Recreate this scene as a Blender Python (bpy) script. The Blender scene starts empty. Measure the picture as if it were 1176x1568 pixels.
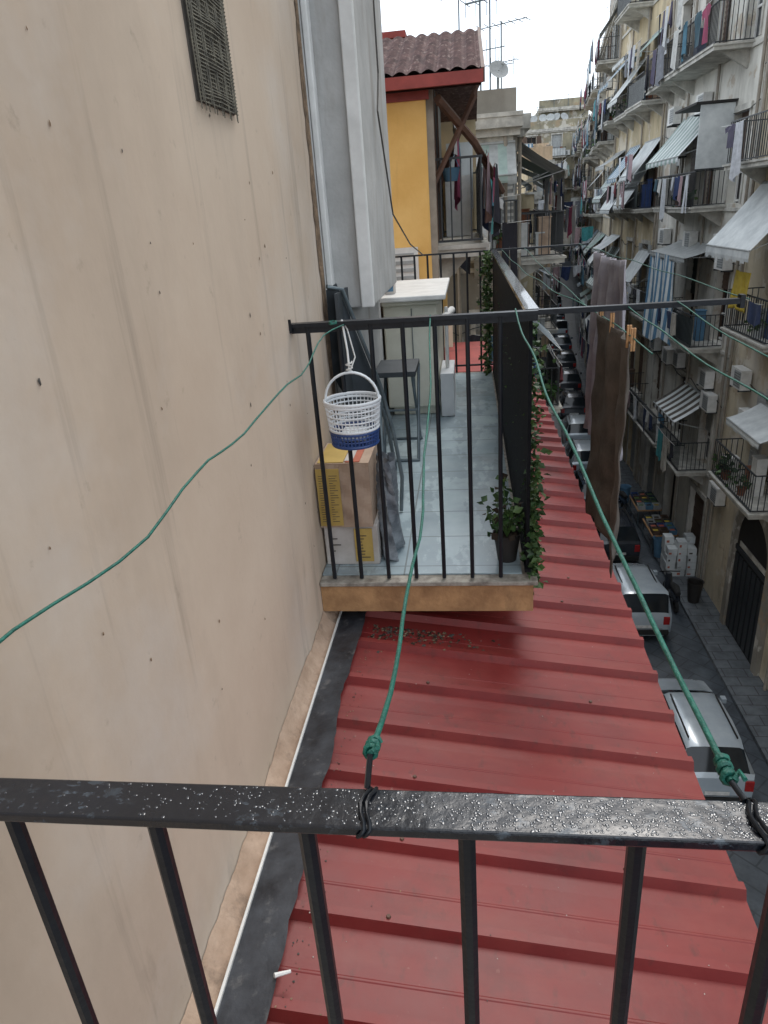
import bpy, bmesh, math, random
from mathutils import Vector, Matrix
R=random.Random(7)
sc=bpy.context.scene
def S(r,g,b,k=1.0):
    f=lambda c:((c/255+.055)/1.055)**2.4 if c>10 else c/255/12.92
    return (f(r)*k,f(g)*k,f(b)*k)
# ---------------- materials
def mat(name,c,c2=None,scale=4,rough=.7,bump=0,metal=0,bscale=None,coat=0,stretch=None,detail=6,lo=.35,hi=.65,rvar=0,spec=.5):
    m=bpy.data.materials.new(name); m.use_nodes=True; nt=m.node_tree; N=nt.nodes; L=nt.links
    b=N['Principled BSDF']; b.inputs['Roughness'].default_value=rough; b.inputs['Metallic'].default_value=metal
    b.inputs['Coat Weight'].default_value=coat; b.inputs['Specular IOR Level'].default_value=spec
    if c2 is None: c2=tuple(x*.72 for x in c)
    tc=N.new('ShaderNodeTexCoord'); mp=N.new('ShaderNodeMapping'); L.new(tc.outputs['Object'],mp.inputs[0])
    if stretch: mp.inputs['Scale'].default_value=stretch
    n=N.new('ShaderNodeTexNoise'); n.inputs['Scale'].default_value=scale; n.inputs['Detail'].default_value=detail; n.inputs['Roughness'].default_value=.62
    L.new(mp.outputs[0],n.inputs[0])
    r=N.new('ShaderNodeValToRGB'); r.color_ramp.elements[0].position=lo; r.color_ramp.elements[1].position=hi
    r.color_ramp.elements[0].color=(*c2,1); r.color_ramp.elements[1].color=(*c,1)
    L.new(n.outputs['Fac'],r.inputs[0]); L.new(r.outputs[0],b.inputs['Base Color'])
    if rvar:
        mr=N.new('ShaderNodeMapRange'); mr.inputs[3].default_value=rough-rvar; mr.inputs[4].default_value=rough+rvar
        L.new(n.outputs['Fac'],mr.inputs[0]); L.new(mr.outputs[0],b.inputs['Roughness'])
    if bump:
        n2=N.new('ShaderNodeTexNoise'); n2.inputs['Scale'].default_value=bscale or scale*6; n2.inputs['Detail'].default_value=5
        L.new(tc.outputs['Object'],n2.inputs[0])
        bp=N.new('ShaderNodeBump'); bp.inputs['Strength'].default_value=bump; bp.inputs['Distance'].default_value=.01
        L.new(n2.outputs['Fac'],bp.inputs['Height']); L.new(bp.outputs[0],b.inputs['Normal'])
    return m
def addlayer(m,kind,color,scale,lo,hi,stretch=None,amt=1.0,loc=(0,0,0)):
    nt=m.node_tree;N=nt.nodes;L=nt.links;b=N['Principled BSDF']
    src=b.inputs['Base Color'].links[0].from_socket
    tc=N.new('ShaderNodeTexCoord'); mp=N.new('ShaderNodeMapping'); L.new(tc.outputs['Object'],mp.inputs[0])
    mp.inputs['Location'].default_value=loc
    if stretch: mp.inputs['Scale'].default_value=stretch
    if kind=='noise':
        t=N.new('ShaderNodeTexNoise'); t.inputs['Detail'].default_value=7; out=t.outputs['Fac']; t.inputs['Roughness'].default_value=.65
    else:
        t=N.new('ShaderNodeTexVoronoi'); out=t.outputs['Distance']
    t.inputs['Scale'].default_value=scale; L.new(mp.outputs[0],t.inputs[0])
    mr=N.new('ShaderNodeMapRange'); mr.inputs[1].default_value=lo; mr.inputs[2].default_value=hi; mr.inputs[3].default_value=0; mr.inputs[4].default_value=amt
    L.new(out,mr.inputs[0])
    mx=N.new('ShaderNodeMixRGB'); L.new(mr.outputs[0],mx.inputs[0]); L.new(src,mx.inputs[1]); mx.inputs[2].default_value=(*color,1)
    L.new(mx.outputs[0],b.inputs['Base Color'])
def addgrid(m,w,h,mortar,color,rot=(0,0,0),amt=.8,bump=.3,off=.5):
    nt=m.node_tree;N=nt.nodes;L=nt.links;b=N['Principled BSDF']
    src=b.inputs['Base Color'].links[0].from_socket
    tc=N.new('ShaderNodeTexCoord'); mp=N.new('ShaderNodeMapping'); L.new(tc.outputs['Object'],mp.inputs[0]); mp.inputs['Rotation'].default_value=rot
    t=N.new('ShaderNodeTexBrick'); t.inputs['Scale'].default_value=1; t.inputs['Brick Width'].default_value=w; t.inputs['Row Height'].default_value=h; t.inputs['Mortar Size'].default_value=mortar; t.offset=off
    L.new(mp.outputs[0],t.inputs[0])
    ml=N.new('ShaderNodeMath'); ml.operation='MULTIPLY'; ml.inputs[1].default_value=amt; L.new(t.outputs['Fac'],ml.inputs[0])
    mx=N.new('ShaderNodeMixRGB'); L.new(ml.outputs[0],mx.inputs[0]); L.new(src,mx.inputs[1]); mx.inputs[2].default_value=(*color,1)
    L.new(mx.outputs[0],b.inputs['Base Color'])
M={}
M['wall']=mat('plaster_wall',S(204,187,168),S(190,170,150),1.3,.88,.08,bscale=35,lo=.3,hi=.7)
addlayer(M['wall'],'noise',S(152,137,122),.9,.44,.74,(1,1,.4),.7)
addlayer(M['wall'],'noise',S(206,202,197),.8,.48,.72,None,.6,(5,3,9))
addlayer(M['wall'],'noise',S(112,102,92),3.5,.57,.78,(1,2.4,.14),.55)
addlayer(M['wall'],'noise',S(140,126,110),14,.64,.74,None,.4,(2,2,2))
addlayer(M['wall'],'noise',S(96,86,76),1.8,.64,.8,(1,1.4,.5),.55,(12,2,7))
M['mortar']=mat('mortar_fillet',S(182,158,138),S(154,130,110),9,.9,.5,bscale=50)
addlayer(M['mortar'],'noise',S(104,90,78),12,.56,.68,None,.6)
M['pilw']=mat('white_plaster',S(186,186,184),S(160,160,158),2.5,.85,.3,bscale=40)
addlayer(M['pilw'],'noise',S(136,124,110),3,.50,.72,(2,2,.3),.65)
M['grit']=mat('light_grit',(.40,.35,.32),None,9,.9)
M['crack']=mat('torn_plaster',S(146,122,98),S(92,76,60),25,.95,.8,bscale=80)
M['black']=mat('black_paint',(.006,.008,.012),(.010,.013,.018),30,.36,.12,bscale=60,spec=.4)
M['matte']=mat('matte_black_paint',(.006,.007,.009),(.012,.013,.016),20,.75,.2,bscale=60,spec=.15)
M['gloss']=mat('glossy_black_paint',(.01,.012,.016),(.014,.017,.022),30,.2,.15,bscale=60,coat=.6)
M['rail']=mat('weathered_black_paint',(.006,.008,.013),(.010,.013,.02),25,.26,.16,bscale=55,coat=.4,rvar=.08)
addlayer(M['rail'],'noise',(.085,.11,.135),70,.55,.6,(.8,1.6,1),.7,(3,1,0))
addlayer(M['rail'],'noise',(.006,.008,.013),6,.40,.52,(1,.5,1),1.0,(.55,2,0))
M['drop']=mat('blistered_paint',(.03,.04,.055),(.015,.02,.028),60,.12,0,coat=1)
M['roof']=mat('red_sheet_metal',(.215,.026,.024),(.155,.019,.019),3,.45,.12,bscale=12,rvar=.12,spec=.35)
addlayer(M['roof'],'noise',(.25,.065,.05),2.2,.48,.78,(1,3,1),.45)
addlayer(M['roof'],'noise',(.05,.018,.016),2.6,.54,.74,None,.6,(3,8,1))
addlayer(M['roof'],'noise',(.08,.024,.02),20,.58,.70,(1,.5,1),.55,(3,8,1))
addlayer(M['roof'],'noise',(.30,.16,.13),34,.67,.73,None,.5,(1,1,1))
M['flash']=mat('wet_bitumen_flashing',(.055,.062,.074),(.018,.02,.025),7,.38,.4,bscale=22,rvar=.2)
addlayer(M['flash'],'noise',(.16,.16,.16),16,.58,.7,None,.55)
M['white']=mat('white_paint',(.75,.75,.73),(.62,.62,.6),8,.5)
M['plastic']=mat('white_plastic',(.72,.75,.77),(.62,.65,.68),5,.35)
M['bluepl']=mat('blue_plastic',(.03,.07,.22),(.02,.05,.16),5,.35)
M['marble']=mat('balcony_tiles',S(174,190,196),S(146,163,171),2.2,.22,0,rvar=.08)
addlayer(M['marble'],'noise',S(104,118,126),3,.47,.5,(1.5,.6,1),.35)
addlayer(M['marble'],'noise',S(118,114,108),2,.52,.75,None,.6,(7,1,1))
addgrid(M['marble'],.3,.3,.004,S(110,118,120),amt=.8,off=0)
M['slab']=mat('slab_edge_plaster',S(180,140,98),S(144,108,74),10,.85,.3)
addlayer(M['slab'],'noise',S(90,70,52),5,.56,.7,(1,1,.4),.6)
M['slabtop']=mat('marble_edge',S(165,160,150),S(105,98,90),18,.6,.2)
M['card']=mat('cardboard',S(184,162,142),S(158,136,118),6,.85)
M['yel']=mat('yellow_print',S(190,162,92),S(162,136,70),5,.7)
M['cardw']=mat('white_carton',S(196,192,188),S(168,162,156),6,.8)
M['redp']=mat('red_print',S(180,100,76),S(158,84,64),5,.7)
M['ink']=mat('dark_print',(.05,.045,.04),(.09,.08,.07),9,.8)
M['bag']=mat('plastic_bag',S(150,156,162),S(90,97,105),12,.35,.8,bscale=25)
M['teal']=mat('green_cord',(.012,.15,.11),(.006,.085,.065),60,.5,.4,bscale=200)
M['cream']=mat('cream_laminate',S(232,231,216),S(216,214,198),4,.5)
M['darkfab']=mat('dark_seat',(.045,.055,.065),(.028,.035,.04),9,.6)
M['steel']=mat('grey_tube',(.16,.2,.22),(.09,.12,.14),9,.35,metal=.4)
M['brownc']=mat('brown_cloth',S(94,87,80),S(66,60,55),10,.95,.4,bscale=110)
M['lilac']=mat('lilac_sheet',S(168,164,170),S(138,135,144),6,.9,.2,bscale=90)
M['wood']=mat('wood_peg',S(190,145,100),None,30,.7)
M['leaf']=mat('ivy_leaf',(.035,.09,.022),(.018,.05,.014),9,.5)
M['leaf2']=mat('ivy_leaf_light',(.08,.15,.04),(.045,.09,.022),9,.5)
M['pot']=mat('dark_pot',(.025,.022,.02),None,9,.6)
M['terra']=mat('terracotta',(.28,.11,.06),None,9,.8)
M['soil']=mat('soil',(.03,.02,.012),None,30,.95)
M['yhouse']=mat('yellow_plaster',S(238,196,122),S(224,178,102),1.6,.85,.2,bscale=40)
addlayer(M['yhouse'],'noise',S(180,142,86),3,.55,.75,(2,2,.25),.45)
M['tile']=mat('roof_tile',S(108,84,82),S(72,56,56),9,.85,.4)
addlayer(M['tile'],'noise',S(165,152,145),18,.56,.68,None,.55)
M['redtrim']=mat('red_trim',S(158,70,64),S(130,56,52),5,.6)
M['brown']=mat('brown_paint',S(104,76,62),S(78,56,46),6,.6)
def plaster(n,a,b,st=S(104,97,88)):
    m=mat(n,a,b,.7,.88,.25,bscale=14); addlayer(m,'noise',st,1.0,.47,.74,(1,1,.3),.62); addlayer(m,'noise',tuple(x*.5 for x in st),2.2,.57,.76,(1,1,.13),.55,(4,4,4))
    addlayer(m,'noise',S(216,212,204),.5,.55,.58,(1,1,.8),.5,(9,2,7)); addlayer(m,'noise',S(156,132,104),.8,.57,.6,None,.5,(1,12,5)); return m
M['p1']=plaster('plaster_cream',S(214,202,178),S(196,184,160))
M['p2']=plaster('plaster_white',S(218,216,208),S(196,194,186))
M['p3']=plaster('plaster_grey',S(158,153,143),S(130,126,117))
M['p4']=plaster('plaster_peach',S(208,182,152),S(178,154,126))
M['p5']=plaster('plaster_olive',S(158,152,130),S(120,115,98))
M['p6']=plaster('plaster_warm',S(206,190,158),S(178,164,134))
M['trim']=mat('stone_trim',S(200,198,190),S(156,154,148),3,.8,.2)
addlayer(M['trim'],'noise',S(100,96,90),2,.55,.7,None,.6)
M['glass']=mat('window_glass',(.02,.026,.032),(.04,.05,.06),1.5,.1)
M['dark']=mat('dark_interior',(.02,.018,.018),None,3,.8)
M['shG']=mat('green_grey_shutter',(.055,.075,.07),None,6,.6)
M['shB']=mat('brown_shutter',(.10,.06,.04),None,6,.6)
M['shW']=mat('grey_shutter',(.38,.40,.40),None,6,.6)
M['pipe']=mat('drain_pipe',S(158,150,138),None,5,.6)
M['iron']=mat('wrought_iron',(.03,.035,.04),None,9,.5)
M['aw1']=mat('white_canvas',(.66,.69,.69),(.46,.49,.5),2,.9)
M['aw2']=mat('sage_canvas',(.32,.41,.38),(.24,.31,.29),4,.9)
M['blu']=mat('blue_canvas',(.10,.22,.34),(.08,.17,.27),4,.9)
cl=[(.58,.6,.64),(.03,.045,.10),(.20,.05,.06),(.10,.22,.30),(.42,.39,.34),(.025,.025,.035),(.55,.57,.6),(.38,.27,.29),(.62,.64,.66),(.10,.09,.14),(.05,.10,.13),(.22,.23,.26),(.03,.05,.13),(.6,.6,.58),(.06,.28,.30),(.30,.06,.12)]
CL=[mat('laundry_fabric_%d'%i,c,None,7,.95) for i,c in enumerate(cl)]
M['yc']=mat('yellow_cloth',(.52,.40,.06),(.42,.3,.04),7,.9)
M['road']=mat('basalt_paving',(.075,.09,.108),(.04,.05,.062),2.5,.5,.3,bscale=20,rvar=.12)
addgrid(M['road'],.9,.5,.02,(.02,.025,.03),rot=(0,0,.78),amt=.7)
addlayer(M['road'],'noise',(.13,.15,.17),.6,.5,.75,None,.5)
addlayer(M['road'],'noise',(.02,.024,.03),1.4,.55,.7,None,.6,(4,4,0))
M['walk']=mat('sidewalk_stone',(.14,.155,.17),(.08,.09,.10),3,.75,.3)
addgrid(M['walk'],.6,.4,.015,(.04,.04,.045))
M['ground']=mat('ground',(.09,.09,.09),None,1,.9)
M['carw']=mat('silver_car_paint',(.46,.52,.57),(.4,.46,.51),3,.25,coat=.6,metal=.2)
M['carb']=mat('dark_car_paint',(.03,.035,.045),None,3,.2,coat=.8)
M['carr']=mat('blue_grey_car_paint',(.05,.07,.10),None,3,.2,coat=.8)
M['cglass']=mat('car_glass',(.015,.02,.025),None,3,.06)
M['tyre']=mat('tyre',(.02,.02,.02),None,9,.85)
M['lamp']=mat('red_tail_lamp',(.35,.02,.02),None,9,.25)
M['plate']=mat('number_plate',(.7,.7,.68),None,9,.5)
M['mesh']=mat('vent_mesh',S(128,124,110),S(84,82,74),30,.7,.3,bscale=150)
# ---------------- mesh builder
class B:
    def __init__(s): s.v=[];s.f=[];s.mi=[];s.mats=[]
    def m(s,k):
        k=M[k] if isinstance(k,str) else k
        if k not in s.mats: s.mats.append(k)
        return s.mats.index(k)
    def poly(s,vs,fs,k):
        o=len(s.v); i=s.m(k); s.v+= [tuple(v) for v in vs]
        for f in fs: s.f.append([a+o for a in f]); s.mi.append(i)
    def box(s,x0,x1,y0,y1,z0,z1,k,T=None):
        vs=[(x,y,z) for x in(x0,x1) for y in(y0,y1) for z in(z0,z1)]
        if T: vs=[T(*v) for v in vs]
        s.poly(vs,[(0,1,3,2),(4,6,7,5),(0,4,5,1),(2,3,7,6),(0,2,6,4),(1,5,7,3)],k)
    def tube(s,pts,r,k,n=6,T=None,caps=True):
        if T: pts=[T(*p) for p in pts]
        P=[Vector(p) for p in pts]; vs=[];fs=[]
        rr=r if isinstance(r,(list,tuple)) else [r]*len(P)
        up=None
        for i,p in enumerate(P):
            t=(P[min(i+1,len(P)-1)]-P[max(i-1,0)]).normalized()
            if up is None:
                up=Vector((0,0,1)) if abs(t.z)<.9 else Vector((1,0,0))
            a=(up-t*up.dot(t)).normalized(); up=a; b=t.cross(a)
            for j in range(n):
                g=2*math.pi*(j+.5)/n; vs.append(p+(a*math.cos(g)+b*math.sin(g))*rr[i])
        for i in range(len(P)-1):
            for j in range(n):
                fs.append((i*n+j,i*n+(j+1)%n,(i+1)*n+(j+1)%n,(i+1)*n+j))
        if caps: fs.append(tuple(range(n))[::-1]); fs.append(tuple((len(P)-1)*n+j for j in range(n)))
        s.poly(vs,fs,k)
    def grid(s,fn,nu,nv,k):
        vs=[fn(i/nu,j/nv) for i in range(nu+1) for j in range(nv+1)]
        fs=[(i*(nv+1)+j,(i+1)*(nv+1)+j,(i+1)*(nv+1)+j+1,i*(nv+1)+j+1) for i in range(nu) for j in range(nv)]
        s.poly(vs,fs,k)
    def build(s,name,parent=None,smooth=None,bevel=0,solid=0,recalc=True):
        me=bpy.data.meshes.new(name); me.from_pydata(s.v,[],s.f)
        for m in s.mats: me.materials.append(m)
        me.polygons.foreach_set('material_index',s.mi); me.update()
        if recalc:
            bm=bmesh.new(); bm.from_mesh(me); bmesh.ops.recalc_face_normals(bm,faces=bm.faces); bm.to_mesh(me); bm.free()
        if smooth is not None:
            me.shade_smooth(); me.set_sharp_from_angle(angle=math.radians(smooth))
        o=bpy.data.objects.new(name,me); sc.collection.objects.link(o)
        if parent: o.parent=parent
        if solid:
            q=o.modifiers.new('s','SOLIDIFY'); q.thickness=solid
        if bevel:
            q=o.modifiers.new('b','BEVEL'); q.width=bevel; q.segments=2; q.limit_method='ANGLE'
        return o
def empty(name):
    o=bpy.data.objects.new(name,None); sc.collection.objects.link(o); return o
def leaves(b,n,fn,s0,s1,rr,ks):
    for i in range(n):
        c=Vector(fn(rr)); s=rr.uniform(s0,s1)
        d=Vector((rr.gauss(0,1),rr.gauss(0,1),rr.gauss(-.3,.7))).normalized(); a=d.orthogonal().normalized(); q=d.cross(a)
        ang=rr.uniform(0,6.28); w=a*math.cos(ang)+q*math.sin(ang); nn=d.cross(w)
        vs=[c,c+d*s*.5+w*s*.42+nn*s*.12,c+d*s*1.1,c+d*s*.5-w*s*.42+nn*s*.12,c+d*s*.5]
        b.poly(vs,[(0,1,4),(1,2,4),(2,3,4),(3,0,4)],rr.choice(ks))
def bowl(cx,cy,z,r,h,k):
    n=18; vs=[];fs=[]
    prof=[(r*.7,0),(r*.95,h*.8),(r,h),(r*1.08,h),(r*.93,h*.97),(r*.66,.02)]
    for rr,zz in prof:
        for j in range(n): g=j*6.2832/n; vs.append((cx+rr*math.cos(g),cy+rr*math.sin(g),z+zz))
    for q in range(len(prof)-1):
        for j in range(n): fs.append((q*n+j,q*n+(j+1)%n,(q+1)*n+(j+1)%n,(q+1)*n+j))
    fs.append(tuple(range(n))); fs.append(tuple((len(prof)-1)*n+j for j in range(n)))
    return vs,fs,k
# ---------------- ground
GZ=-12.6
def gz(y): return GZ if y<38 else GZ+min(y-38,60)*.1
def rx(y): return 7.8 if y<42 else 7.8+(y-42)*.115
def lx(y): return -.665 if y<9 else (1.1 if y<30 else (2.6 if y<55 else 6+(y-55)*.03))
b=B(); ys=[-300,-20,0,20,38,50,60,75,98,150,500]
vs=[];
for y in ys: vs+=[(-400,y,gz(y)),(400,y,gz(y))]
b.poly(vs,[(2*i,2*i+1,2*i+3,2*i+2) for i in range(len(ys)-1)],'ground'); b.build('ground')
b=B(); ys=[-20,0,20,38,42,50,60,75,95]
vs=[]
for y in ys: vs+=[(-1,y,gz(y)+.004),(rx(y)-1.0,y,gz(y)+.004)]
b.poly(vs,[(2*i,2*i+1,2*i+3,2*i+2) for i in range(len(ys)-1)],'road'); b.build('road')
b=B()
for i in range(len(ys)-1):
    y0,y1=ys[i],ys[i+1]
    v=[(rx(y)-w,y,gz(y)+h) for y in(y0,y1) for w,h in((1.0,0),(1.0,.13),(-.05,.13))]
    b.poly(v,[(0,1,4,3),(1,2,5,4)],'walk')
b.build('pavement')
# ---------------- facade building
def frame(p0,p1,side):
    u=Vector((p1[0]-p0[0],p1[1]-p0[1])); Ln=u.length; u/=Ln; n=Vector((-u.y,u.x))*side
    def T(a,c,z): return (p0[0]+u.x*a+n.x*c,p0[1]+u.y*a+n.y*c,z)
    return T,Ln
def railing(b,T,u0,u1,d,z,sp=.14,h=1.0,k='iron',panel=None):
    z0=z+.06;z1=z+h
    for zz in(z0,z1):
        b.box(u0,u1,d-.02,d+.02,zz-.015,zz+.015,k,T)
        for uu in(u0,u1): b.box(uu-.018,uu+.018,0.01,d-.021,zz-.013,zz+.013,k,T)
    n=int((u1-u0)/sp)
    for i in range(n+1):
        uu=u0+(u1-u0)*i/n; b.box(uu-.009,uu+.009,d-.009,d+.009,z0,z1,k,T)
    n=max(2,int(d/sp))
    for uu in(u0,u1):
        for i in range(1,n): b.box(uu-.009,uu+.009,d*i/n-.009,d*i/n+.009,z0,z1,k,T)
    if panel: b.box(u0+.03,u1-.03,d-.05,d-.035,z0+.03,z1-.12,panel,T)
BR=random.Random(99)
def balcony(b,T,u0,u1,d,z,sp=.14,slab='trim',panel=None,items=True):
    b.box(u0-.05,u1+.05,0,d+.05,z-.14,z,slab,T)
    b.box(u0-.09,u1+.09,0.002,d+.09,z-.04,z+.012,'trim',T)
    for uu in(u0+.3,u1-.3):
        vs=[T(uu-.06,0,z-.14),T(uu-.06,d*.75,z-.141),T(uu-.06,0,z-.6),T(uu+.06,0,z-.14),T(uu+.06,d*.75,z-.141),T(uu+.06,0,z-.6)]
        b.poly(vs,[(0,1,2),(3,5,4),(0,3,4,1),(1,4,5,2),(0,2,5,3)],slab)
    railing(b,T,u0,u1,d,z,sp,panel=panel)
    if items and BR.random()<.75:
        for q in range(BR.randint(1,4)):
            a=BR.uniform(u0+.15,u1-.4); w=BR.uniform(.2,.4); c=BR.uniform(.1,max(.12,d-.5)); h=BR.uniform(.3,1.1)
            k=BR.choice([M['shW'],M['aw1'],M['blu'],M['shB'],M['white'],M['card'],M['bluepl'],M['terra']])
            b.box(a,a+w,c,c+w*.8,z+.014,z+h,k,T); b.box(a-.02,a+w+.02,c-.02,c+w*.8+.02,z+h,z+h+.03,k,T)
    if items and BR.random()<.4:
        for q in range(BR.randint(1,4)):
            a=BR.uniform(u0+.15,u1-.15); p=T(a,d-.18,z)
            b.poly(*bowl(p[0],p[1],z+.014,.12,.22,M[BR.choice(['terra','pot','aw1'])]))
            leaves(b,26,lambda r:(p[0]+r.gauss(0,.11),p[1]+r.gauss(0,.14),z+.35+r.gauss(0,.13)),.08,.2,BR,['leaf','leaf2','leaf'])
def laundry(T,u0,u1,d,z,seed,name='hanging_laundry'):
    r=random.Random(seed); b=B()
    b.tube([(u0,d,z),((u0+u1)/2,d,z-.04),(u1,d,z)],.006,'white',4,T)
    u=u0+.1
    while u<u1-.3:
        w=r.uniform(.25,.75); h=r.uniform(.45,1.3); k=r.choice(CL); t=r.random(); ph=r.uniform(0,6)
        if t<.5:
            f=lambda a,c:T(u+w*a*(1-.08*c)+.05*c*math.sin(ph),d+.045*math.sin(a*9+ph)*(.3+c)+.02,z-.02-(h+.08*math.sin(a*4+ph))*c-.02*math.sin(a*5+ph))
            b.grid(f,6,4,k)
        elif t<.78:
            o=[(.28,0),(.72,0),(1.05,.12),(.98,.36),(.76,.3),(.78,1),(.22,1),(.24,.3),(.02,.36),(-.05,.12)]
            vs=[T(u+w*a,d+.03*math.sin(a*7+c*3+ph),z-h*.8*c-.01) for a,c in o]
            b.poly(vs,[(0,1,4,7),(1,2,3,4),(0,7,8,9),(7,4,5,6)],k)
        else:
            o=[(.2,0),(.8,0),(.85,1),(.58,1),(.5,.35),(.42,1),(.15,1)]
            vs=[T(u+w*a,d+.03*math.sin(a*7+c*4+ph),z-h*c-.01) for a,c in o]
            b.poly(vs,[(0,1,4),(1,2,3,4),(0,4,5,6)],k)
        u+=w+(r.uniform(.02,.15) if r.random()<.8 else r.uniform(.3,.8))
    b.build(name,recalc=False)
def awning(T,u0,u1,d0,z0,d1,z1,ks,n=10,sag=.04,fr=.18,name='awning'):
    b=B()
    for i in range(n):
        a0=u0+(u1-u0)*i/n; a1=u0+(u1-u0)*(i+1)/n; k=ks[i%len(ks)]
        pts=[]
        for j in range(7):
            t=j/6; pts.append((d0+(d1-d0)*t, z0+(z1-z0)*t-sag*math.sin(math.pi*t)))
        pts.append((d1+.01,z1-fr*.6)); pts.append((d1+.0,z1-fr*(1 if i%2 else .85)))
        vs=[T(a,c,z) for a in(a0,a1) for c,z in pts]; m=len(pts)
        b.poly(vs,[(j,j+1,m+j+1,m+j) for j in range(m-1)],k)
    b.tube([(u0,d1,z1),(u1,d1,z1)],.02,'shW',5,T)
    b.tube([(u0,d0,z0),(u1,d0,z0)],.035,'shW',5,T)
    for u in(u0+.05,u1-.05): b.tube([(u,.02,z0-1.0 if z0-1.0>z1-.5 else z1),(u,d1,z1)],.012,'shW',4,T)
    b.build(name,recalc=False)
def acunit(T,u,z,d=0.05):
    b=B(); b.box(u-.4,u+.4,d,d+.28,z,z+.55,'white',T); b.box(u-.37,u+.12,d+.281,d+.29,z+.05,z+.5,'shW',T)
    for i in range(6): b.box(u-.36,u+.1,d+.291,d+.297,z+.08+i*.07,z+.09+i*.07,'iron',T)
    b.box(u-.35,u-.31,0,d+.3,z-.05,z,'iron',T); b.box(u+.31,u+.35,0,d+.3,z-.05,z,'iron',T); b.build('air_conditioner')
def dish(p,s=.4,ang=0):
    b=B(); x,y,z=p; b.tube([(x,y,z),(x,y,z+1.0)],.02,'shW',5)
    c=Vector((x,y,z+1.0)); ax=Vector((math.sin(ang)*.8,-math.cos(ang)*.8,.5)).normalized(); a=ax.orthogonal().normalized(); e=ax.cross(a)
    vs=[c];n=14
    for rr,dz in((.4,.02),(.75,.07),(1,.13)):
        for j in range(n):
            g=j*2*math.pi/n; vs.append(c+(a*math.cos(g)+e*math.sin(g))*s*rr+ax*s*dz)
    fs=[(0,1+j,1+(j+1)%n) for j in range(n)]
    for q in range(2):
        for j in range(n): fs.append((1+q*n+j,1+q*n+(j+1)%n,1+(q+1)*n+(j+1)%n,1+(q+1)*n+j))
    b.poly(vs,fs,'shW'); b.tube([tuple(c+a*-s*.9),tuple(c+ax*s*.8)],.012,'shW',4); b.build('satellite_dish',smooth=40,recalc=False)
def antenna(p,h=2.2,s=1):
    b=B(); x,y,z=p; b.tube([(x,y,z),(x,y,z+h)],.018*s,'steel',5)
    b.tube([(x-.5*s,y+.1,z+h-.1),(x+.6*s,y-.1,z+h)],.012*s,'steel',4)
    for i in range(7):
        t=i/6; px=x-.5*s+1.1*s*t; pz=z+h-.1+.1*t; l=.3*s*(1-.4*t)
        b.tube([(px-.1*s,y-l,pz),(px+.1*s,y+l,pz)],.008*s,'steel',4)
    b.tube([(x-.25*s,y,z+h*.6),(x+.3*s,y,z+h*.62)],.012*s,'steel',4)
    for i in range(4): b.tube([(x-.25*s+.18*s*i,y,z+h*.6-.2*s),(x-.25*s+.18*s*i,y,z+h*.6+.2*s)],.008*s,'steel',4)
    b.build('tv_antenna')
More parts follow.
